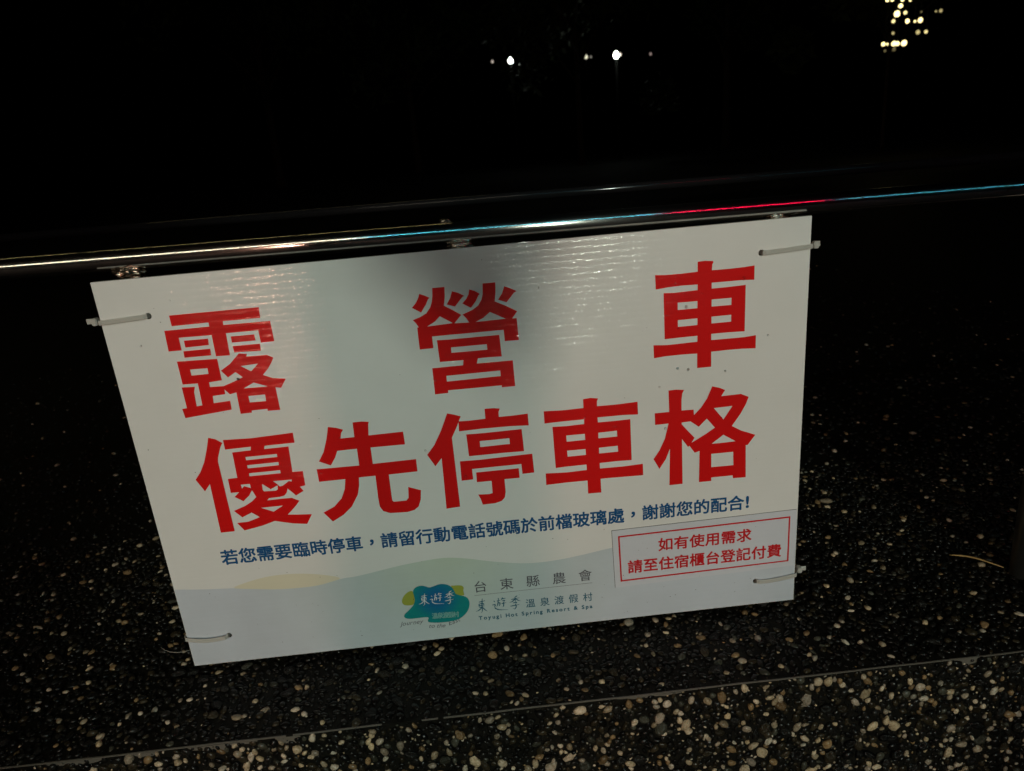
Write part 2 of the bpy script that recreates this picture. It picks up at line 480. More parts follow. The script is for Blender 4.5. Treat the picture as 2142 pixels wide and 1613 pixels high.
def blob(center, s, seed):
    bm = bmesh.new(); bmesh.ops.create_icosphere(bm, subdivisions=4, radius=1.0)
    for v in bm.verts:
        n_ = noise.noise(v.co * 2.2 + Vector((seed, 0, 0))) * .35 + noise.noise(v.co * 6 + Vector((0, seed, 0))) * .16
        v.co = Vector(center) + Vector((v.co.x * s[0], v.co.y * s[1], v.co.z * s[2])) * (1 + n_)
    return bm
for x, s, sd in ((-0.272, (0.0125, 0.0085, 0.0060), 1.0), (0.003, (0.012, 0.0085, 0.0045), 5.0), (0.276, (0.012, 0.0085, 0.0035), 9.0)):
    rail_part("weld_bead", blob((x, RY - 0.001, rail_z(x) - RAD - 0.0022), s, sd), M['weld'])
rail_part("weld_bead", blob((-0.008, RY + 0.004, rail_z(-0.008) + RAD - 0.001), (0.005, 0.004, 0.0042), 13.0), M['weld'])

rear = empty("guard_rail", (0, 0.42, KZ))
tag(rear, "second dark tube rail running behind the front rail, nearly lost in the dark", "rail")
bm = bmesh.new()
a = Vector((-1.5, 0.53 + .81 * .1555, 0.392)); b = Vector((1.6, 0.312 - .88 * .1555, 0.392))
tube(bm, [a, b], .006, 48)
o = bm_obj("top_rail", bm, M['dark_tube'], rear, True); o.data.transform(Matrix.Translation((0, -.42, -KZ)))
for x in (-1.3, 1.4):
    y = a.y + (x - a.x) / (b.x - a.x) * (b.y - a.y)
    bm = bmesh.new(); tube(bm, [(x, y, KZ - .02), (x, y, 0.387)], 0.010, 32)
    o = bm_obj("post", bm, M['dark_tube'], rear, True); o.data.transform(Matrix.Translation((0, -.42, -KZ)))

# ------------------------------------------------------------------ the sign
DATA = {"GL":{"lu":[[[[-243.92,347.63],[-169.7,347.54],[-170.27,338.35],[-201.37,338.64],[-201.65,335.39],[-162.69,335.17],[-162.45,317.38],[-173.89,317.12],[-174.04,327.98],[-201.01,328.2],[-201.55,308.83],[-213.36,309.26],[-213.11,327.69],[-240.41,328.15],[-240.39,317.09],[-251.34,317.22],[-250.8,335.14],[-213.41,335.27],[-213.29,338.64],[-243.83,338.47]]],[[[-236.79,325.23],[-216.66,325.04],[-217.04,319.49],[-236.83,319.21]]],[[[-239.25,316.22],[-216.62,316.21],[-217.05,310.4],[-239.53,310.5]]],[[[-197.66,325.08],[-177.93,324.95],[-177.76,319.55],[-197.76,319.61]]],[[[-197.77,316.59],[-174.75,316.45],[-175.14,310.19],[-197.62,310.83]]],[[[-193.99,309.81],[-187.17,308.68],[-188.45,306.41],[-171.02,306.18],[-165.95,303.26],[-168.45,298.9],[-172.36,293.78],[-177.52,288.76],[-169.8,285.17],[-158.94,283.49],[-164.41,275.63],[-169.08,276.68],[-168.86,255.71],[-179.84,255.84],[-179.68,257.78],[-193.36,257.63],[-193.53,255.69],[-203.35,255.59],[-203.12,275.4],[-208.83,274.3],[-212.44,279.19],[-212.73,274.83],[-223.56,274.38],[-224.14,267.76],[-209.82,268.52],[-210.14,260.34],[-250.92,256.67],[-251.82,265.24],[-247.6,265.7],[-247.8,284.67],[-236.63,284.18],[-238.42,279.44],[-238.99,266.49],[-234.05,266.88],[-233.62,286.88],[-246.39,287.2],[-246.63,307.84],[-212.83,306.92],[-212.97,287.63],[-224.01,286.88],[-224.11,282.54],[-212.41,282.33],[-203.4,285.3],[-194.87,288.54],[-200.11,293.64],[-207.22,289.6],[-212.0,296.18],[-203.21,301.34],[-196.79,307.26]],[[-237.3,299.77],[-222.63,299.48],[-222.79,294.42],[-237.27,294.36]],[[-194.63,298.49],[-179.89,299.18],[-186.85,293.05]],[[-196.09,278.38],[-186.78,282.79],[-175.87,278.18]],[[-193.54,271.11],[-179.25,271.08],[-179.47,264.97],[-193.55,265.2]]]],"ying":[[[[-35.72,345.95],[-31.16,343.97],[-27.43,341.74],[-28.91,340.74],[-31.31,336.23],[-36.13,329.88],[-43.34,334.61],[-39.45,338.65],[-37.12,342.51]]],[[[-24.36,349.88],[-13.97,349.79],[-14.55,341.98],[-16.27,333.96],[-9.49,329.61],[-2.41,324.62],[-9.01,317.85],[3.65,317.28],[1.38,321.34],[-1.5,324.78],[7.36,327.97],[12.55,331.19],[15.84,335.8],[17.36,340.56],[18.18,349.74],[28.94,349.61],[28.32,341.15],[26.97,333.5],[35.9,328.93],[45.43,323.12],[40.61,317.26],[44.45,317.14],[44.82,297.68],[32.5,297.8],[32.41,307.99],[-29.45,308.21],[-29.46,297.86],[-41.3,297.69],[-41.05,317.16],[-39.72,317.37],[-41.68,321.14],[-43.98,324.03],[-37.41,326.12],[-31.81,328.88],[-28.03,333.46],[-26.09,338.19],[-25.03,342.98]],[[-20.77,325.16],[-10.36,318.15],[-32.42,317.32],[-25.48,320.97]],[[22.08,324.73],[34.9,317.57],[9.11,317.25],[15.93,320.09]]],[[[-8.12,345.59],[-3.1,343.73],[1.8,340.66],[0.11,339.92],[-7.01,332.25],[-13.77,334.71],[-10.35,339.95]]],[[[6.6,345.73],[11.01,344.01],[14.99,341.11],[13.56,339.7],[10.91,335.04],[6.34,329.89],[-0.64,334.35],[3.12,337.84],[5.54,341.69]]],[[[36.15,345.61],[40.82,343.62],[46.47,340.48],[44.11,339.48],[36.95,331.64],[29.91,334.61],[33.78,339.81]]],[[[-25.65,304.45],[-15.62,304.04],[28.26,303.92],[28.73,284.35],[18.72,284.85],[7.91,284.82],[6.37,280.22],[38.02,279.95],[38.2,256.02],[26.28,256.02],[26.29,257.97],[-21.21,258.23],[-21.23,255.83],[-33.0,255.64],[-32.61,279.86],[-5.72,279.89],[-4.82,284.47],[-25.4,284.84]],[[-14.28,296.94],[16.78,296.72],[16.72,291.77],[-14.58,292.01]],[[-21.18,271.71],[26.27,271.73],[26.14,266.65],[-21.28,266.45]]]],"che":[[[[202.2,350.82],[208.46,351.08],[215.29,350.26],[215.87,349.37],[214.83,347.22],[214.57,342.44],[229.46,342.28],[242.84,342.55],[251.63,343.15],[251.73,330.71],[241.12,331.42],[214.42,331.65],[214.44,326.58],[227.72,326.57],[244.29,327.01],[244.1,285.64],[228.16,286.12],[214.21,286.2],[214.23,280.59],[230.19,280.41],[244.01,280.34],[254.36,281.12],[254.36,269.0],[242.22,269.81],[228.33,269.99],[214.27,269.89],[214.32,255.88],[201.58,255.95],[201.61,269.44],[188.78,269.92],[173.0,269.79],[162.84,269.0],[162.61,280.93],[175.13,279.98],[201.84,280.32],[201.85,285.73],[186.96,285.71],[172.68,285.44],[172.42,326.55],[181.61,325.97],[202.14,326.41],[202.15,331.28],[189.33,331.64],[176.9,331.29],[165.61,330.36],[165.31,342.81],[174.21,342.07],[187.52,341.95],[202.18,342.37]],[[184.57,317.01],[201.92,316.8],[201.91,310.49],[184.6,310.6]],[[214.48,316.95],[231.89,316.83],[231.87,310.52],[214.4,310.74]],[[184.59,301.5],[201.89,301.48],[201.87,295.47],[184.62,295.49]],[[214.34,301.74],[231.89,301.71],[231.87,295.59],[214.37,295.63]]]],"you":[[[[-235.68,236.45],[-230.01,234.5],[-224.59,230.34],[-227.16,226.37],[-231.26,216.69],[-232.09,212.81],[-231.67,142.45],[-244.43,142.4],[-243.76,192.1],[-249.56,185.44],[-255.24,197.69],[-249.18,205.04],[-244.22,213.61],[-239.82,224.41]]],[[[-223.52,233.01],[-198.98,231.99],[-161.95,233.28],[-162.17,223.58],[-175.0,223.64],[-188.66,223.58],[-189.78,220.44],[-168.15,220.64],[-169.05,195.74],[-159.81,195.51],[-160.0,181.33],[-165.0,180.38],[-162.54,175.87],[-170.05,172.13],[-176.32,179.92],[-177.78,175.98],[-180.17,173.31],[-184.55,172.4],[-194.57,172.26],[-196.55,170.12],[-184.93,170.31],[-174.4,170.27],[-167.88,166.55],[-171.62,162.22],[-176.1,157.96],[-180.91,153.72],[-172.26,152.7],[-159.13,151.63],[-165.05,142.16],[-178.06,144.19],[-186.17,146.49],[-193.77,148.61],[-205.6,145.17],[-222.7,142.11],[-227.9,150.49],[-217.24,150.79],[-206.52,154.1],[-212.86,159.53],[-222.08,155.7],[-228.26,163.13],[-217.17,166.95],[-210.08,170.87],[-205.64,174.72],[-208.12,181.83],[-211.5,176.93],[-217.78,171.76],[-224.79,176.94],[-219.84,181.19],[-227.32,181.35],[-227.02,195.28],[-218.49,195.46],[-218.01,220.3],[-201.55,220.61],[-200.87,224.03],[-223.54,223.72]],[[-207.46,214.71],[-179.56,214.66],[-179.7,211.73],[-207.48,211.53]],[[-207.53,206.64],[-179.61,206.7],[-179.77,203.63],[-207.53,203.55]],[[-207.46,198.71],[-179.65,198.67],[-179.69,195.68],[-207.54,195.72]],[[-216.8,188.43],[-208.73,188.2],[-208.53,183.98],[-214.25,186.62],[-216.55,184.55]],[[-198.0,187.09],[-191.36,180.83],[-184.68,184.05],[-184.96,180.33],[-186.98,179.04],[-197.7,179.45],[-198.6,181.32]],[[-187.79,188.6],[-171.13,188.33],[-171.48,186.39],[-173.94,187.25],[-179.9,183.26],[-182.84,182.67],[-184.67,185.21]],[[-203.45,163.32],[-183.58,163.38],[-193.03,158.15]]]],"xian":[[[[-130.65,235.33],[-123.92,233.82],[-117.83,231.38],[-120.21,228.06],[-121.31,223.14],[-109.09,223.26],[-108.58,237.27],[-100.76,237.31],[-94.22,236.28],[-95.04,234.25],[-96.43,223.45],[-65.46,223.78],[-65.34,211.33],[-96.3,211.67],[-96.57,195.54],[-57.36,195.88],[-57.54,183.59],[-83.85,183.41],[-84.25,157.41],[-83.12,155.48],[-71.3,155.55],[-69.04,158.04],[-67.93,169.0],[-56.76,164.39],[-58.15,154.98],[-60.95,148.07],[-65.13,144.93],[-71.8,143.53],[-87.88,144.33],[-93.96,147.1],[-96.45,152.23],[-96.68,161.85],[-95.98,183.62],[-110.98,183.58],[-112.0,175.48],[-114.67,166.32],[-121.72,155.18],[-130.37,147.76],[-141.31,141.77],[-148.41,151.94],[-137.44,157.02],[-129.84,164.51],[-125.45,173.48],[-123.46,183.36],[-147.16,183.26],[-147.33,195.83],[-108.89,195.31],[-108.57,211.78],[-126.16,211.68],[-129.07,205.28],[-134.09,198.15],[-144.0,203.17],[-138.35,212.01],[-133.78,223.94]]]],"ting":[[[[-24.52,236.86],[-18.16,234.9],[-12.7,232.71],[-14.19,229.97],[-17.48,222.79],[-22.79,213.04],[-22.72,143.35],[-35.63,142.75],[-34.25,194.25],[-40.82,186.84],[-46.9,198.88],[-39.35,207.74],[-31.74,221.09]]],[[[9.11,237.54],[17.11,237.43],[22.73,236.41],[21.23,233.15],[21.11,228.54],[34.4,228.52],[47.25,228.97],[47.27,217.51],[31.54,218.56],[5.28,218.91],[-15.74,218.48],[-15.39,228.17],[-5.9,227.79],[8.9,228.13]]],[[[-9.67,214.88],[6.87,214.49],[40.64,214.63],[41.14,192.76],[24.25,193.18],[-9.38,193.36]],[[1.79,207.06],[28.72,206.96],[28.74,201.34],[1.72,201.23]]],[[[-18.09,189.21],[0.27,188.72],[48.39,189.5],[48.8,170.39],[37.79,170.27],[37.56,180.27],[-7.96,180.32],[-7.8,169.77],[-18.64,169.75]]],[[[-4.55,176.43],[34.86,176.28],[34.9,166.61],[20.89,166.72],[20.78,153.63],[19.55,147.98],[16.34,144.85],[10.43,143.21],[-1.64,142.98],[-2.84,148.83],[-4.84,153.93],[5.09,153.13],[8.6,153.88],[8.85,166.5],[-4.82,166.57]]]],"che2":[[[[97.78,237.3],[104.68,237.85],[111.5,236.6],[110.28,234.38],[110.04,229.26],[129.66,229.11],[147.0,229.74],[147.15,217.41],[133.34,218.23],[110.04,218.45],[110.11,213.54],[127.01,213.36],[139.85,213.61],[139.89,172.75],[125.46,173.23],[109.99,173.04],[110.05,167.57],[131.52,167.2],[150.23,167.84],[150.34,156.12],[131.14,156.58],[110.09,157.01],[110.18,142.73],[97.6,143.01],[97.77,156.57],[78.57,156.81],[59.05,156.39],[59.25,168.18],[79.19,167.06],[97.7,167.48],[97.57,172.96],[81.63,173.05],[68.92,172.66],[68.55,213.67],[81.98,213.09],[97.62,213.37],[97.56,217.95],[77.18,217.97],[61.6,217.69],[61.73,229.57],[77.86,228.71],[97.64,228.96]],[[80.6,203.92],[97.62,203.71],[97.72,197.73],[80.63,197.73]],[[109.95,203.47],[127.26,203.68],[127.34,197.81],[110.0,197.94]],[[80.51,188.83],[97.55,188.62],[97.66,182.78],[80.66,182.76]],[[109.87,188.49],[127.4,188.56],[127.6,182.71],[110.02,182.75]]]],"ge":[[[[175.4,237.4],[182.44,237.55],[189.65,236.6],[188.03,233.32],[187.22,227.48],[187.12,216.94],[198.31,216.64],[198.58,211.29],[204.96,217.64],[210.64,226.0],[215.33,237.25],[221.94,235.19],[227.34,232.55],[225.29,229.41],[223.7,226.91],[241.9,227.17],[249.09,223.64],[246.84,217.19],[241.76,207.68],[233.96,196.63],[242.52,191.3],[256.18,185.49],[249.11,175.8],[247.36,175.99],[248.0,142.92],[235.65,143.25],[235.41,146.28],[214.93,146.36],[214.94,142.71],[203.13,142.88],[203.76,174.88],[199.11,173.52],[194.31,181.12],[192.85,180.24],[187.33,188.6],[187.5,142.84],[174.93,142.89],[175.97,180.24],[171.95,170.06],[165.77,160.76],[160.37,171.36],[166.33,180.07],[171.33,190.87],[174.91,205.46],[162.54,205.38],[162.5,216.76],[175.75,216.75]],[[187.1,205.06],[195.4,205.38],[203.03,199.17],[210.49,206.48],[218.09,196.72],[208.79,190.87],[196.25,184.01],[199.16,188.64],[192.48,196.75],[187.09,203.44]],[[217.04,216.05],[234.17,216.33],[226.0,204.0]],[[215.08,180.9],[226.14,188.77],[237.65,181.01],[226.22,180.71]],[[214.83,170.72],[235.57,170.51],[235.95,156.77],[214.89,157.02]]]]},"P":{"wave":[[-298.31,87.78],[-271.33,84.36],[-243.87,82.47],[-225.06,79.55],[-206.24,76.26],[-183.7,75.38],[-166.78,75.91],[-154.13,78.04],[-141.18,80.67],[-132.3,80.62],[-117.88,82.53],[-103.39,84.96],[-80.55,88.46],[-51.9,90.98],[-38.67,90.66],[-21.58,87.51],[-1.41,81.85],[24.01,76.32],[44.77,74.29],[70.95,75.59],[92.1,78.31],[118.45,82.52],[173.82,89.01],[234.85,92.2],[298.11,92.02]],"dune":[[-247.92,82.45],[-237.76,85.93],[-220.29,90.07],[-203.3,91.89],[-180.94,90.93],[-159.48,86.83],[-141.14,80.93],[-154.17,77.78],[-166.87,75.39],[-183.75,75.12],[-206.27,76.1],[-225.16,79.03]],"blob":[[-78.19,57.52],[-76.2,60.91],[-72.84,62.91],[-68.64,63.34],[-65.18,61.94],[-61.79,59.94],[-57.52,60.97],[-52.12,62.71],[-47.98,62.55],[-42.99,60.71],[-39.71,57.5],[-38.11,53.04],[-37.41,49.9],[-33.97,47.87],[-28.89,46.36],[-25.56,43.11],[-24.53,37.79],[-26.34,30.58],[-30.63,24.9],[-35.8,21.18],[-43.45,19.04],[-54.08,18.8],[-62.45,19.64],[-67.06,20.87],[-67.88,22.86],[-65.87,26.36],[-69.99,27.14],[-77.38,26.98],[-84.76,26.95],[-89.28,28.53],[-90.2,31.15],[-88.01,34.22],[-83.33,37.95],[-79.1,42.34],[-77.14,47.01],[-77.35,51.93]],"olive1":[[-78.14,58.73],[-82.28,58.04],[-86.32,54.91],[-89.13,51.0],[-90.0,46.82],[-88.83,43.84],[-85.35,42.53],[-79.64,42.17],[-76.89,45.75],[-76.48,50.6],[-77.48,55.0]],"olive2":[[-40.98,60.09],[-39.51,59.3],[-34.82,59.31],[-30.22,58.49],[-28.39,56.07],[-29.43,53.16],[-29.06,49.69],[-28.83,46.97],[-36.09,47.65],[-39.21,52.57]],"rule":[[-19.3,45.75],[96.98,45.74],[96.96,45.37],[-19.34,45.39]],"sticker":[[118.41,100.85],[298.82,102.75],[298.2,40.6],[119.47,37.33]],"sb_out":[[123.99,94.56],[292.73,96.35],[292.77,46.18],[124.82,43.55]],"sb_in":[[125.6,92.96],[291.21,94.65],[291.2,47.6],[126.38,45.32]],"brush":[[[-15.81,37.54],[-9.51,38.34]],[[-12.08,41.14],[-13.01,33.84],[-13.21,26.39],[-14.73,24.96]],[[-15.81,35.44],[-15.89,31.47]],[[-15.82,35.31],[-11.02,35.81],[-11.17,32.11]],[[-15.69,33.44],[-11.45,33.63]],[[-15.68,31.45],[-11.42,31.77]],[[-13.63,30.81],[-16.54,28.07],[-19.28,27.18]],[[-12.55,31.04],[-10.69,28.31],[-8.27,26.0]],[[-1.17,37.27],[0.05,35.63]],[[-2.88,32.53],[0.35,33.11],[-1.02,29.8],[0.76,28.33]],[[-0.9,28.79],[2.89,26.18],[12.17,25.35]],[[3.6,39.75],[3.69,37.27]],[[1.94,36.62],[5.48,37.16]],[[3.32,36.69],[2.35,31.86],[0.93,30.18]],[[2.89,34.27],[5.02,34.49],[4.18,31.0],[3.31,30.74]],[[7.85,40.07],[6.2,36.94]],[[7.17,38.43],[10.92,38.94]],[[7.19,36.2],[10.18,36.56],[8.44,34.8]],[[8.46,35.04],[8.11,29.87],[6.89,29.28]],[[6.18,33.23],[10.99,33.73]],[[22.33,40.19],[19.01,38.4]],[[16.0,36.56],[24.56,37.69]],[[20.18,38.49],[19.96,33.32]],[[19.69,36.45],[16.84,33.97],[14.14,33.45]],[[20.77,36.69],[22.74,34.83],[24.99,33.92]],[[17.45,32.4],[21.74,33.09],[19.76,30.86]],[[19.78,31.11],[20.55,27.64],[18.74,25.01],[17.24,26.2]],[[14.61,29.03],[23.94,30.07]]],"brush2":[[[-70.46,51.29],[-64.53,51.88]],[[-66.92,54.26],[-67.87,48.14],[-68.15,41.89],[-69.59,40.71]],[[-70.49,49.52],[-70.6,46.19]],[[-70.5,49.41],[-65.98,49.78],[-66.17,46.67]],[[-70.4,47.84],[-66.41,47.95]],[[-70.41,46.17],[-66.4,46.38]],[[-68.49,45.61],[-71.26,43.34],[-73.84,42.62]],[[-67.47,45.79],[-65.76,43.47],[-63.51,41.51]],[[-61.05,50.75],[-60.01,49.33]],[[-62.67,46.66],[-59.8,47.15],[-61.08,44.3],[-59.54,43.02]],[[-61.0,43.42],[-57.69,41.16],[-49.48,40.43]],[[-56.77,52.88],[-56.74,50.73]],[[-58.31,50.18],[-55.16,50.64]],[[-57.08,50.24],[-58.05,46.07],[-59.35,44.62]],[[-57.52,48.15],[-55.62,48.34],[-56.44,45.32],[-57.22,45.1]],[[-52.99,53.15],[-54.52,50.45]],[[-53.62,51.73],[-50.29,52.16]],[[-53.66,49.8],[-51.0,50.11],[-52.58,48.59]],[[-52.56,48.8],[-52.98,44.34],[-54.08,43.83]],[[-54.62,47.24],[-50.34,47.66]],[[-40.87,54.0],[-43.93,52.24]],[[-46.71,50.45],[-38.94,51.61]],[[-42.87,52.35],[-43.23,47.37]],[[-43.37,50.38],[-46.03,47.97],[-48.48,47.45]],[[-42.39,50.62],[-40.68,48.84],[-38.67,47.99]],[[-45.54,46.47],[-41.63,47.17],[-43.5,45.01]],[[-43.47,45.25],[-42.89,41.93],[-44.61,39.38],[-45.92,40.51]],[[-48.2,43.21],[-39.75,44.29]]]}}
SH = 0.3804693; TH = 0.0042
sign = empty("parking_sign", (0, 0, 0))
tag(sign, "white corrugated plastic parking sign with big red characters tied under the steel rail", "sign")

def fill(contours, y, name, mat, parent, thick=None):
    """flat filled shape in the sign plane from contours in mm (outer first, then holes)"""
    loops = [[Vector((x / 1000, z / 1000, 0)) for x, z in c] for c in contours]
    flat = [p for lp in loops for p in lp]
    tris = tessellate_polygon(loops)
    vs = [(p.x, y, p.y) for p in flat]
    out = []
    for t in tris:
        A, B, Cc = (flat[i] for i in t)
        out.append(tuple(t) if (B - A).cross(Cc - A).z > 0 else (t[0], t[2], t[1]))
    return vs, out

def chaikin(c, n=1):
    for _ in range(n):
        o = []
        for i in range(len(c)):
            p, q = c[i], c[(i + 1) % len(c)]
            o.append([p[0] * .75 + q[0] * .25, p[1] * .75 + q[1] * .25]); o.append([p[0] * .25 + q[0] * .75, p[1] * .25 + q[1] * .75])
        c = o
    return c
def shape(name, contour_groups, y, mat, parent):
    V = []; F = []
    for g in contour_groups:
        v, f = fill(g, y, name, mat, parent)
        F += [tuple(i + len(V) for i in t) for t in f]; V += v
    return mesh_obj(name, V, F, mat, parent)

# board with four real holes
def circle(cx, cz, r, n=20): return [[cx + r * math.cos(i * 2 * math.pi / n), cz + r * math.sin(i * 2 * math.pi / n)] for i in range(n)]
holes = [(-261.6, 348.8), (258.4, 353.3), (261.4, 26.8), (-260.9, 30.9)]
outer = [[-300, 0], [-100, 0], [0, 0], [100, 0], [300, 0], [300, SH * 1000], [0, SH * 1000], [-300, SH * 1000]]
loops = [outer] + [circle(x - (1 if x > 0 else -1) * .9, z, 2.7) for x, z in holes]
V, F = fill(loops, 0.0, '', None, None)
nV = len(V)
V2_ = V + [(x, TH, z) for x, y, z in V]
F_ = list(F) + [(c + nV, b + nV, a + nV) for a, b, c in F]
k = 0
for lp in loops:
    n = len(lp)
    for i in range(n): F_.append((k + i, k + i + nV, k + (i + 1) % n + nV, k + (i + 1) % n))
    k += n
board = mesh_obj("board", V2_, F_, M['board'], sign)

wave = [p for p in DATA['P']['wave']]
wave[0][0] = -299.6; wave[-1][0] = 299.6
def smooth_open(c):
    o = [c[0]]
    for i in range(len(c) - 1):
        p, q = c[i], c[i + 1]
        o.append([p[0] * .75 + q[0] * .25, p[1] * .75 + q[1] * .25]); o.append([p[0] * .25 + q[0] * .75, p[1] * .25 + q[1] * .75])
    return o + [c[-1]]
wave = smooth_open(smooth_open(wave))
hill = [wave + [[299.6, 0.4], [-299.6, 0.4]]]
shape("printed_hills", [[hill[0], circle(260.5, 26.8, 2.75), circle(-260.0, 30.9, 2.75)]], -0.00012, M['hill'], sign)
shape("printed_dune", [[chaikin(DATA['P']['dune'], 2)]], -0.00024, M['dune'], sign)
red_head = None
for key in ('lu', 'ying', 'che', 'you', 'xian', 'ting', 'che2', 'ge'):
    shape("red_character", DATA['GL'][key], -0.0003, M['red'], sign)

emblem = shape("emblem", [[chaikin(DATA['P']['blob'], 2)]], -0.00034, M['emblem'], sign)
shape("olive_patch", [[chaikin(DATA['P']['olive1'], 2)]], -0.00028, M['olive'], emblem)
shape("olive_patch", [[chaikin(DATA['P']['olive2'], 2)]], -0.00028, M['olive'], emblem)
shape("divider_line", [[DATA['P']['rule']]], -0.0003, M['grey'], sign)

# lettering with the font built into Blender ----------------------------
dg = None
def glyph_mesh(ch, bold):
    cu = bpy.data.curves.new("lettering", 'FONT')
    cu.body = ch; cu.size = 1.0; cu.offset = bold; cu.resolution_u = 4
    o = bpy.data.objects.new("lettering", cu); scene.collection.objects.link(o)
    bpy.context.view_layer.update()
    me = bpy.data.meshes.new_from_object(o.evaluated_get(bpy.context.evaluated_depsgraph_get()))
    n = len(me.vertices); a = np.empty(n * 3); me.vertices.foreach_get('co', a)
    f = [tuple(p.vertices) for p in me.polygons]
    bpy.data.objects.remove(o); bpy.data.curves.remove(cu); bpy.data.meshes.remove(me)
    return a.reshape(-1, 3)[:, :2], f
cache = {}
def letters(name, items, y, mat, parent):
    """items: (char, cx, cz, em width, em height, bold, shear, tilt) in mm; centre of the em box"""
    V = []; F = []
    for ch, cx, cz, w, h, bold, shear, rot in items:
        kk = (ch, 0)
        if kk not in cache: cache[kk] = glyph_mesh(ch, 0)
        co, fc = cache[kk]
        if ord(ch) > 0x2E80:
            p = co - np.array([0.5, 0.38])
            if ch == '，': p = co - co.mean(0)
        else:
            p = co.copy()
        x = p[:, 0] * w + p[:, 1] * shear * h; z = p[:, 1] * h
        cr, sr = math.cos(rot), math.sin(rot)
        X = cx + x * cr - z * sr; Z = cz + x * sr + z * cr
        # weight of the stroke: the thin glyph printed a few times, each pass a hair aside and above
        passes = [(0, 0)] if bold <= 0 else [(-1, -.7), (1, .7), (-1, .7), (1, -.7)] + ([(0, 1.1), (0, -1.1)] if bold > .018 else [])
        for k, (sx, sz) in enumerate(passes):
            F += [tuple(i + len(V) for i in t) for t in fc]
            V += [((a + sx * bold * w) / 1000, y - k * 0.000015, (b + sz * bold * h) / 1000) for a, b in zip(X, Z)]
    return mesh_obj(name, V, F, mat, parent)

def row(text, x0, x1, z0, z1, w, h, bold, shear=0.0):
    n = len(text)
    return [(c, x0 + (x1 - x0) * i / (n - 1), z0 + (z1 - z0) * i / (n - 1), w, h, bold, shear, 0.0) for i, c in enumerate(text)]
line = row("若您需要臨時停車，請留行動電話號碼於前檔玻璃處，謝謝您的配合", -241.8, 238.9, 116.2, 116.5, 16.6, 16.6, 0.022)
line.append(("!", 247.9, 110.6, 17, 17, 0.03, 0, 0))
letters("blue_lettering", line, -0.0003, M['blue'], sign)
letters("grey_lettering", row("台東縣農會", -12.6, 90.3, 55.0, 54.9, 13.8, 13.6, 0.004), -0.0003, M['grey'], sign)
letters("teal_lettering",
        row("溫泉渡假村", 34.6, 91.6, 30.0, 29.9, 9.8, 10.4, 0.008), -0.0003, M['teal'], sign)

def latin(text, x0, z0, x1, z1, h, bold, shear=0.0, arc=0.0):
    """one line of latin letters spread evenly so that it ends at x1"""
    adv = []
    for c in text:
        if c == ' ': adv.append(.30); continue
        if (c, 0) not in cache: cache[(c, 0)] = glyph_mesh(c, 0)
        adv.append(float(cache[(c, 0)][0][:, 0].max()) + .05)
    tot = sum(adv) * h; extra = ((x1 - x0) - tot) / max(1, len(text) - 1)
    out = []; x = x0
    for c, a_ in zip(text, adv):
        t = (x - x0) / (x1 - x0)
        if c != ' ': out.append((c, x, z0 + (z1 - z0) * t - arc * 4 * t * (1 - t), h, h, bold, shear, math.atan2(z1 - z0, x1 - x0) - arc * 4 * (1 - 2 * t) / (x1 - x0)))
        x += a_ * h + extra
    return out
letters("teal_lettering", latin("Toyugi Hot Spring Resort & Spa", -17.6, 17.0, 95.8, 16.6, 6.0, 0.03), -0.0003, M['teal'], sign)
letters("grey_lettering", latin("Journey", -94.8, 20.0, -72.5, 20.6, 6.8, -0.008, .35) + latin("to the", -68.0, 14.3, -51.5, 12.9, 6.6, -0.008, .35) + latin("East", -47.8, 14.3, -35.4, 18.4, 7.2, -0.008, .35), -0.0003, M['grey'], sign)
def brush(name, strokes, width, y, mat, parent):
    """hand-brushed characters: every stroke swells and tapers; strokes lie a hair above one another"""
    V = []; F = []
    for si, s_ in enumerate(strokes):
        P_ = [Vector((x, z, 0)) for x, z in s_]
        pts = []
        for i in range(len(P_) - 1):
            for q in range(4): pts.append(P_[i].lerp(P_[i + 1], q / 4))
        pts.append(P_[-1])
        for _ in range(2): pts = [pts[0]] + [(pts[i - 1] + pts[i] * 2 + pts[i + 1]) / 4 for i in range(1, len(pts) - 1)] + [pts[-1]]
        k = len(V); n = len(pts)
        for i, p in enumerate(pts):
            d_ = (pts[min(i + 1, n - 1)] - pts[max(i - 1, 0)]).normalized(); nn = Vector((-d_.y, d_.x, 0))
            tt = i / (n - 1); w_ = width * (.75 + .45 * math.sin(math.pi * min(1, tt * 1.3))) * (1 - .55 * tt ** 3) / 2
            for sg in (-1, 1): V.append(((p.x + sg * nn.x * w_) / 1000, y - si * .000006, (p.y + sg * nn.y * w_) / 1000))
        F += [(k + 2 * i, k + 2 * i + 2, k + 2 * i + 3, k + 2 * i + 1) for i in range(n - 1)]
    return mesh_obj(name, V, F, mat, parent)
brush("brush_lettering", DATA['P']['brush'], .95, -0.0003, M['teal'], sign)
brush("white_lettering", DATA['P']['brush2'], .72, -0.00042, M['white'], emblem)
letters("pale_lettering", row("溫泉渡假村", -60.0, -39.2, 27.6, 26.6, 6.0, 7.2, 0.018), -0.00042, M['pale_teal'], emblem)

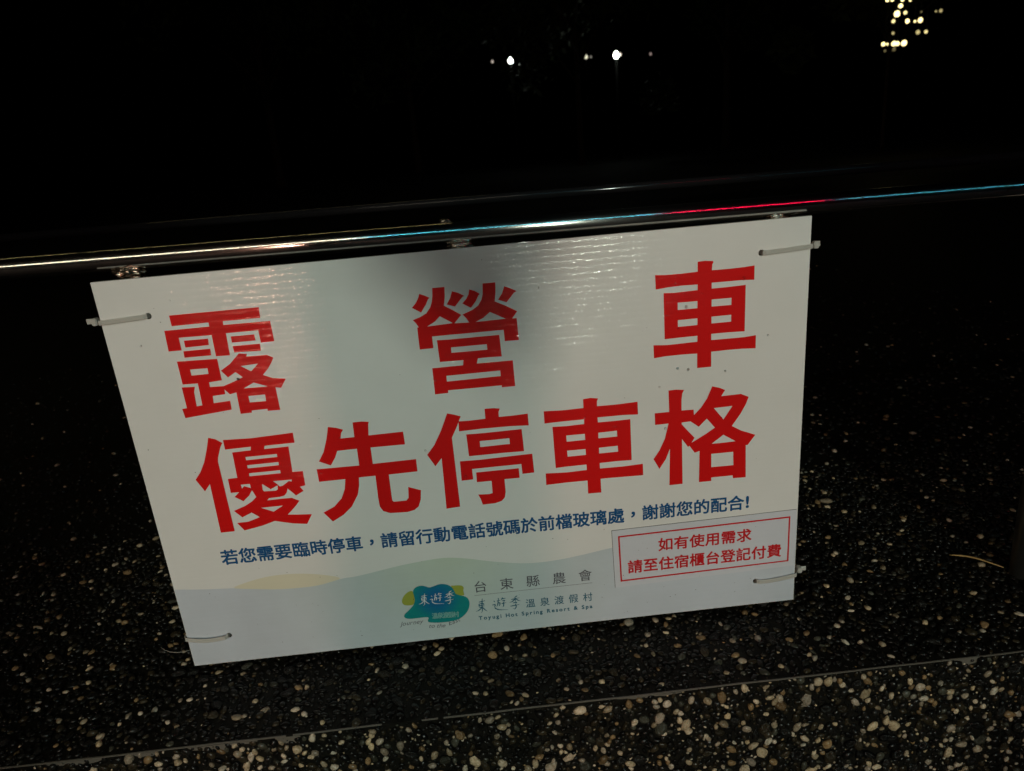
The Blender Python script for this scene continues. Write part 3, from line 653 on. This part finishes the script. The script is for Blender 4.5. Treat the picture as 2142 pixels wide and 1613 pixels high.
# sticker, its edge lifted by its own thickness
st = DATA['P']['sticker']
v, f = fill([st], -0.0007, '', None, None)
n4 = len(v)
v2 = v + [(x, -0.00002, z) for x, y, z in v]
f2 = list(f) + [(i, (i + 1) % n4, (i + 1) % n4 + n4, i + n4) for i in range(n4)]
sticker = mesh_obj("sticker", v2, f2, M['sticker'], sign)
shape("red_border", [[DATA['P']['sb_out'], DATA['P']['sb_in']]], -0.0009, M['sticker_red'], sticker)
letters("red_lettering", row("如有使用需求", 170.2, 247.4, 80.4, 80.6, 15.2, 14.9, 0.021) + row("請至住宿櫃台登記付費", 139.7, 277.9, 59.1, 59.7, 15.2, 15.3, 0.021), -0.0009, M['sticker_red'], sticker)
sh = shape("sticker_edge", [[[[x + dx, z + dz] for (x, z), (dx, dz) in zip(st, ((-.35, .35), (.3, .35), (.3, -.35), (-.35, -.35)))]]], -0.00016, M['speck'], sticker)

# specks of dirt stuck to the board
V = []; F = []
def speck(x, z, r):
    k = len(V); n = 7; ph = rng.random() * 6; e = rng.uniform(.6, 1)
    for i in range(n):
        a_ = i * 2 * math.pi / n; rr_ = r * rng.uniform(.7, 1.2)
        V.append(((x + rr_ * math.cos(a_ + ph)) / 1000, -0.00095, (z + e * rr_ * math.sin(a_ + ph)) / 1000))
    F.append(tuple(range(k, k + n)))
for _ in range(120):
    speck(rng.uniform(-295, 295), rng.uniform(5, 372) if rng.random() < .4 else rng.uniform(4, 110), rng.choice((.18, .22, .3, .3, .45)))
speck(-199, 287.5, 1.5); speck(-198.0, 287.2, 1.0); speck(-133.5, 14.5, .7)
mesh_obj("dirt_specks", V, F, M['speck'], sign)["kind"] = 'stuff'

# rain drops on the film
bm = bmesh.new()
for _ in range(18):
    if rng.random() < .75: x, z = rng.gauss(.21, .04), rng.uniform(.20, .365)
    else: x, z = rng.uniform(-.28, .28), rng.uniform(.15, .37)
    if abs(x) > .295: continue
    r = rng.uniform(.0005, .0013)
    t = bmesh.ops.create_uvsphere(bm, u_segments=14, v_segments=8, radius=r)
    bmesh.ops.transform(bm, matrix=Matrix.Translation((x, -0.0006, z)) @ Matrix.Diagonal((1, .42, rng.uniform(1, 1.5), 1)), verts=t['verts'])
tag(bm_obj("rain_drops", bm, M['water'], sign, True), kind='stuff')

# ------------------------------------------------------------------ cable ties
def tie(hole, side, edge_z, head_dz, label, bow=0.0, head=True, slack=0.0, tail=.0095):
    hx, hz = hole; ex = side * 0.3012
    e = empty("cable_tie", (hx, -0.001, hz)); tag(e, label, "cable tie", "clear nylon ties holding the sign")
    off = Matrix.Translation((-hx, 0.001, -hz))
    bm = bmesh.new()
    pts = [(hx - side * .0002, 0.014, hz), (hx, 0.004, hz), (hx + side * .0002, -0.0012, hz), (hx + side * .0022, -0.0024 - slack, hz)]
    n = 8
    for i in range(1, n):
        t = i / n
        pts.append((hx + side * .0015 + (ex - hx - side * .003) * t, -0.0024 - slack * math.sin(math.pi * (t * .8 + .2)) - .0001, hz + (edge_z - hz) * t - bow * math.sin(math.pi * t)))
    pts += [(ex - side * .0006, -0.0020, edge_z), (ex + side * .0010, 0.001, edge_z), (ex + side * .0008, 0.008, edge_z), (ex - side * .004, 0.022, edge_z), (hx * .6 + ex * .4, 0.024, edge_z), (hx - side * .0002, 0.014, hz)]
    ribbon(bm, pts, 0.0040, 0.0012)
    o = bm_obj("strap", bm, M['nylon'], e); o.data.transform(off)
    if head:
        bm = bmesh.new()
        vv = bm_box(bm, (ex + side * .0030, -0.0002, edge_z + head_dz), (.0044, .0056, .0060))
        bmesh.ops.bevel(bm, geom=bm.edges[:], offset=.0006, segments=2, affect='EDGES')
        o = bm_obj("tie_head", bm, M['nylon'], e); o.data.transform(off)
        bm = bmesh.new(); ribbon(bm, [(ex + side * .004, -.0002, edge_z + head_dz + .0006), (ex + side * tail, -.0008, edge_z + head_dz + .0008)], .0044, .0012)
        o = bm_obj("tie_tail", bm, M['nylon'], e); o.data.transform(off)
    else:
        bm = bmesh.new(); vv = bm_box(bm, (ex - side * .002, .012, edge_z), (.0066, .0060, .0066))
        o = bm_obj("tie_head", bm, M['nylon'], e); o.data.transform(off)
tie((-.2616, .3488), -1, .3470, .0012, "clear cable tie at the upper left corner of the white sign")
tie((.2584, .3533), 1, .3552, .0008, "clear cable tie at the upper right corner of the white sign", tail=.0066)
tie((.2614, .0268), 1, .0300, .0052, "clear cable tie at the lower right corner, under the sticker with the red frame", bow=.001)
tie((-.2609, .0309), -1, .0325, .0, "clear cable tie at the lower left corner, bowed away from the white sign", bow=.0018, head=False, slack=.0012)

# ------------------------------------------------------------------ litter
bm = bmesh.new()
A_, B_ = Vector((.497, .052, KZ + .004)), Vector((.5354, .0213, KZ + .004))
pts = [A_.lerp(B_, i / 10) + Vector((0, 0, .0025 * math.sin(math.pi * i / 10) + .0015)) + Vector((.0008, .0012, 0)) * math.sin(i * .5) for i in range(11)]
tube(bm, pts, [.0004, .0007, .0009, .0009, .0009, .0009, .0009, .0008, .0008, .0007, .0005], 10)
tag(bm_obj("straw", bm, M['straw'], None, True), "dry yellow straw lying on the pebbled kerb by the right post", "straw")
bm = bmesh.new()
def kp(x, y): 
    d = (fwd * 1487 + right * (x - 1071) - up * (y - 806.5)); t = (KZ + .004 - CAM.z) / d.z
    return CAM + d * t
P_ = [kp(*q) for q in ((336, 1354), (345, 1360), (357, 1364), (370, 1365), (383, 1364), (397, 1360))]
tube(bm, P_, [.0003] * 6, 8)
tag(bm_obj("fibre", bm, M['twig'], None, True), "thin pale curved fibre on the kerb at the lower left corner of the sign", "fibre")

# ------------------------------------------------------------------ lights behind the camera
def at(px, D, up_deg):
    """x position of a source at horizontal distance D behind the rail that mirrors at photo column px of the rail"""
    xr = -0.375 + (0.4932 + 0.375) * px / 2142.0
    return CAM.x + (xr - CAM.x) * (D / math.cos(math.radians(up_deg)) + 0.62) / 0.62
# coloured light strips under the eave of the building across the yard
D = 4.2; YB = 0.013 - D; ZB = 0.40 + D * math.tan(math.radians(31))
beam = empty("light_canopy", (0, YB, GZ))
tag(beam, "long canopy behind the viewer carrying white, cyan and red light strips", "canopy")
bm = bmesh.new(); bm_box(bm, (0, YB - .12, ZB + .12), (13.0, .3, .12)); o = bm_obj("canopy_beam", bm, M['lamp_metal'], beam); o.data.transform(Matrix.Translation((0, -YB, -GZ)))
for x in (-6.2, 6.2):
    bm = bmesh.new(); bm_box(bm, (x, YB - .12, (GZ + ZB) / 2), (.14, .14, ZB - GZ)); o = bm_obj("canopy_post", bm, M['lamp_metal'], beam); o.data.transform(Matrix.Translation((0, -YB, -GZ)))
def strip(p0, p1, h, color, strength, dz=0.0, name="light_strip"):
    x0, x1 = at(p0, D, 31), at(p1, D, 31)
    bm = bmesh.new(); bm_box(bm, ((x0 + x1) / 2, YB, ZB + dz), (x1 - x0, .06, h))
    o = bm_obj(name, bm, emit(name, color, strength), beam); o.data.transform(Matrix.Translation((0, -YB, -GZ)))
strip(-250, 740, .07, rgb(1, .90, .70), 22, -.03)
strip(716, 1370, .03, rgb(.14, .76, 1.0), 16, .05)
strip(1385, 1720, .035, rgb(1, .010, .08), 20)
strip(1760, 2600, .03, rgb(.12, .62, .80), 10)

def flood(name, loc, size, color, power, label, target, cone, blend, soft, glow):
    e = empty(name, (loc[0], loc[1], GZ)); tag(e, label, "lamp")
    d = (Vector(target) - Vector(loc)).normalized()
    q = d.to_track_quat('-Z', 'Y').to_matrix().to_4x4()
    bm = bmesh.new(); tube(bm, [(0, -.12, 0), (0, -.12, loc[2] - GZ)], .05, 20); bm_obj("lamp_post", bm, M['lamp_metal'], e, True)
    bm = bmesh.new(); bm_box(bm, Vector((0, 0, loc[2] - GZ)) - d * .06, (size[0] + .06, size[1] + .06, .10), q); bm_obj("lamp_housing", bm, M['lamp_metal'], e)
    nd = bpy.data.lights.new("lamp_light", 'SPOT'); nd.energy = power; nd.color = color
    nd.spot_size = 2 * cone; nd.spot_blend = blend; nd.shadow_soft_size = soft
    lo = bpy.data.objects.new("lamp_light", nd); link(lo, e)
    mw = q.copy(); mw.translation = Vector((0, 0, loc[2] - GZ)) + d * .02; lo.matrix_local = mw
    bm = bmesh.new(); bm_box(bm, Vector((0, 0, loc[2] - GZ)) - d * .008, (size[0], size[1], .012), q); bm_obj("lens", bm, emit("lens_glow", (*color, 1), glow), e)
    return e
flood("floodlight", (-1.66, -6.2, 1.2), (.08, .07), (1, .52, .38), 105, "warm floodlight on a pole behind the viewer to the left", target=(-.03, 0, .20), cone=math.radians(3.35), blend=.22, soft=.045, glow=1150)
flood("floodlight", (.70, -5.8, 1.82), (.5, .24), (.88, 1.0, .84), 440, "wide pale floodlight on a pole behind the viewer to the right", target=(.05, 0, .13), cone=math.radians(5.3), blend=.42, soft=.075, glow=6)

# warm strip over the far side of the yard; it only glints on the upper edge of the rail
far = empty("light_bar", (-2.4, 3.2, GZ)); tag(far, "warm light bar high over the far side of the yard", "lamp")
bm = bmesh.new(); bm_box(bm, (0, 0, 3.75), (4.6, .06, .05)); bm_obj("light_strip", bm, emit("warm_glow", rgb(1, .85, .40), 2.5), far)
for x in (-2.3, -.2):
    bm = bmesh.new(); tube(bm, [(x, 0, 0), (x, 0, 3.85)], .05, 14); bm_obj("lamp_post", bm, M['lamp_metal'], far, True)

# ------------------------------------------------------------------ distance: lamps, trees, string lights
def dirpt(px, py, dist):
    d = (fwd * 1487 + right * (px - 1071) - up * (py - 806.5)).normalized()
    return CAM + d * (dist / math.hypot(d.x, d.y))
def garden_lamp(px, py, dist, r, strength, color, label, group=None):
    p = dirpt(px, py, dist)
    e = empty("garden_lamp", (p.x, p.y, GZ)); tag(e, label, "lamp", group)
    h = p.z - GZ
    bm = bmesh.new(); tube(bm, [(0, 0, 0), (0, 0, h - r * 1.1)], .04, 12); bm_obj("lamp_post", bm, M['lamp_metal'], e, True)
    bm = bmesh.new(); tube(bm, [(0, 0, h + r * 1.35), (0, 0, h + r * 1.6), (0, 0, h + r * 1.75)], [r * 1.0, r * .7, r * .1], 16); bm_obj("lamp_cap", bm, M['lamp_metal'], e, True)
    bm = bmesh.new(); bmesh.ops.create_uvsphere(bm, u_segments=20, v_segments=12, radius=r)
    bmesh.ops.transform(bm, matrix=Matrix.Translation((0, 0, h)) @ Matrix.Diagonal((1, 1, 1.35, 1)), verts=bm.verts)
    for v in bm.verts:
        if v.co.z > h: v.co.x *= 1 - .45 * (v.co.z - h) / (r * 1.35); v.co.y *= 1 - .45 * (v.co.z - h) / (r * 1.35)
    bm_obj("lamp_shade", bm, emit("lamp_glow", color, strength), e, True)
garden_lamp(1068, 127, 24, .074, 12, rgb(.92, 1, .88), "brightest white lamp of the left pair in the dark distance")
garden_lamp(1289, 115, 24, .086, 14, rgb(.90, 1, .84), "larger white lamp of the right pair in the dark distance")
garden_lamp(1030, 129, 34, .055, .5, rgb(1, .85, .72), "tiny dim lamp just left of the left white lamp")
garden_lamp(1226, 119, 34, .075, .9, rgb(1, .95, .7), "small oval dim lamp left of the right white lamp")
garden_lamp(1236, 119, 38, .05, .22, rgb(1, .95, .8), "faintest lamp between the oval dim lamp and the right white lamp")
garden_lamp(1297, 114, 36, .065, 1.2, rgb(1, .9, .72), "small lamp touching the right side of the right white lamp")
garden_lamp(1361, 113, 36, .055, .25, rgb(1, .75, .68), "tiny reddish lamp alone right of the white lamps")

def tree(x, y, h, cr, n, label, seed, lean=0.0, trunk_r=.16, leaf=.16):
    r_ = random.Random(seed)
    e = empty("tree", (x, y, GZ)); tag(e, label, "tree")
    bm = bmesh.new()
    tube(bm, [(lean * t * t, 0, h * .62 * t) for t in (0, .05, .25, .5, .75, 1)], [trunk_r * 1.5, trunk_r * 1.1, trunk_r * .9, trunk_r * .8, trunk_r * .65, trunk_r * .4], 12)
    for k in range(7):
        a_ = k * 2.4 + seed; z0 = h * (.34 + .04 * k)
        tube(bm, [(lean * .3, 0, z0), (lean * .4 + math.cos(a_) * cr * .35, math.sin(a_) * cr * .35, z0 + h * .14), (lean * .5 + math.cos(a_) * cr * .7, math.sin(a_) * cr * .7, z0 + h * .22)], [trunk_r * .4, trunk_r * .25, .015], 7)
    bm_obj("trunk", bm, M['bark'], e, True)
    cl = [(Vector((lean * .5 + r_.gauss(0, cr * .5), r_.gauss(0, cr * .5), h * .72 + r_.gauss(0, h * .13))), r_.uniform(.25, .5) * cr) for _ in range(22)]
    V = []; F = []
    for _ in range(n):
        c, rr_ = r_.choice(cl)
        d = Vector((r_.gauss(0, 1), r_.gauss(0, 1), r_.gauss(0, 1))).normalized() * rr_ * r_.random() ** .4
        p = c + d; s = leaf * r_.uniform(.6, 1.3)
        u_ = Vector((r_.gauss(0, 1), r_.gauss(0, 1), r_.gauss(0, .6))).normalized(); w_ = u_.orthogonal().normalized()
        k = len(V)
        V += [p - u_ * s, p - w_ * s * .4, p + u_ * s, p + w_ * s * .4]; F.append((k, k + 1, k + 2, k + 3))
    mesh_obj("crown", V, F, M['leaf'], e)
    return e
def px_tree(px, D, *a, **k):
    p = dirpt(px, 226, D); return tree(p.x, p.y, *a, **k)
px_tree(1211, 22, 6.5, 1.8, 2500, "slim tree whose reddish trunk stands under the right white lamp", 3, trunk_r=.09)
px_tree(560, 28, 8.0, 3.0, 2500, "dark broad tree at the far left of the yard", 5)
px_tree(860, 30, 7.0, 2.6, 2500, "dark tree left of the two white lamps", 6)
px_tree(1520, 29, 8.5, 2.6, 2500, "dark tree right of the two white lamps", 8)
lit = px_tree(1850, 17.5, 5.2, 1.5, 3500, "leafy tree at the upper right lit by hanging string lights", 12, trunk_r=.035)
px_tree(2180, 20, 7.0, 2.4, 2500, "dark tree at the right edge behind the string lights", 15)

# tree shape added out of view: trunk and branch shape shadow bands on the sign
shadow_caster = empty("tree", (-.618, -2.2, GZ)); tag(shadow_caster, "added tree-shaped shadow caster, unseen behind the viewer, with one drooping leafy branch", "tree")
bm = bmesh.new()
tube(bm, [(.010 * math.sin(z * 4.1) + .012 * math.sin(z * 9), 0, z) for z in [i * .055 for i in range(30)]], [.069 - .0003 * i + .004 * math.sin(i * 1.3) for i in range(30)], 18)
tube(bm, [(0, 0, 1.15), (.3, .02, 1.30), (.68, 0, 1.26), (.89, 0, 1.12)], [.022, .014, .008, .004], 10)
bm_obj("trunk", bm, M['bark'], shadow_caster, True)
V = []; F = []
r_ = random.Random(21)
for cx_, cz_, rr_, nn in ((.893, 1.085, .034, 46), (.925, 1.13, .030, 24), (.865, 1.13, .034, 30), (.0, 1.38, .12, 260)):
    for _ in range(nn):
        d_ = Vector((r_.gauss(0, 1), r_.gauss(0, 1), r_.gauss(0, 1))).normalized() * rr_ * r_.random() ** .45
        p = Vector((cx_, 0, cz_)) + d_; s = .013 if rr_ < .1 else .04
        u_ = Vector((r_.gauss(0, 1), r_.gauss(0, .4), r_.gauss(0, 1))).normalized(); w_ = u_.cross(Vector((0, 1, 0))).normalized()
        k = len(V); V += [p - u_ * s, p - w_ * s * .45, p + u_ * s, p + w_ * s * .45]; F.append((k, k + 1, k + 2, k + 3))
mesh_obj("crown", V, F, M['leaf'], shadow_caster)

sl = empty("string_lights", dirpt(1880, 60, 14.6)); tag(sl, "cluster of warm string light bulbs hanging in the tree at the upper right", "string lights")
O = sl.location.copy()
bulbs = [(1856, 1, 3.4, 14), (1866, 0, 3.6, 14), (1888, 0, 3.2, 14), (1904, 1, 2.4, 5), (1884, 13, 4.2, 14), (1876, 30, 6.2, 18), (1894, 27, 3.6, 3), (1898, 45, 4.4, 12), (1914, 45, 2.4, 5), (1925, 43, 4.8, 12), (1869, 45, 3.6, 1.4), (1868, 70, 3.0, .5), (1920, 68, 4.2, .6), (1937, 67, 3.6, 1.0), (1848, 93, 4.2, 9), (1856, 93, 2.4, 4), (1870, 92, 5.0, 12), (1877, 92, 4.4, 11), (1891, 91, 5.6, 14), (1927, 25, 2.0, .25), (1958, 24, 2.0, .5), (1968, 23, 3.4, .45), (1851, 107, 2.6, .12), (1870, 104, 4.0, .1)]
wire = bmesh.new()
for i, (x, y, r, st_) in enumerate(bulbs):
    p = dirpt(x, y, 14.6 + rng.uniform(-.5, .3)) - O; rad = r / 1487 * 14.6 * .74
    bm = bmesh.new(); bmesh.ops.create_uvsphere(bm, u_segments=10, v_segments=7, radius=rad)
    for v in bm.verts:
        v.co.z *= 1.25 if v.co.z > 0 else .9
        v.co.x *= rng.uniform(.85, 1.2)
        v.co += p
    bm_obj("bulb", bm, emit("bulb_glow", rgb(1, .82, .36), min(st_, 1.9 + st_ * .06)), sl, True)
    tube(wire, [p + Vector((0, 0, rad)), p + Vector((rng.uniform(-.03, .03), 0, .5)), Vector((p.x * .6, 0, 1.1))], .004, 5)
bm_obj("wire", wire, M['lamp_metal'], sl)
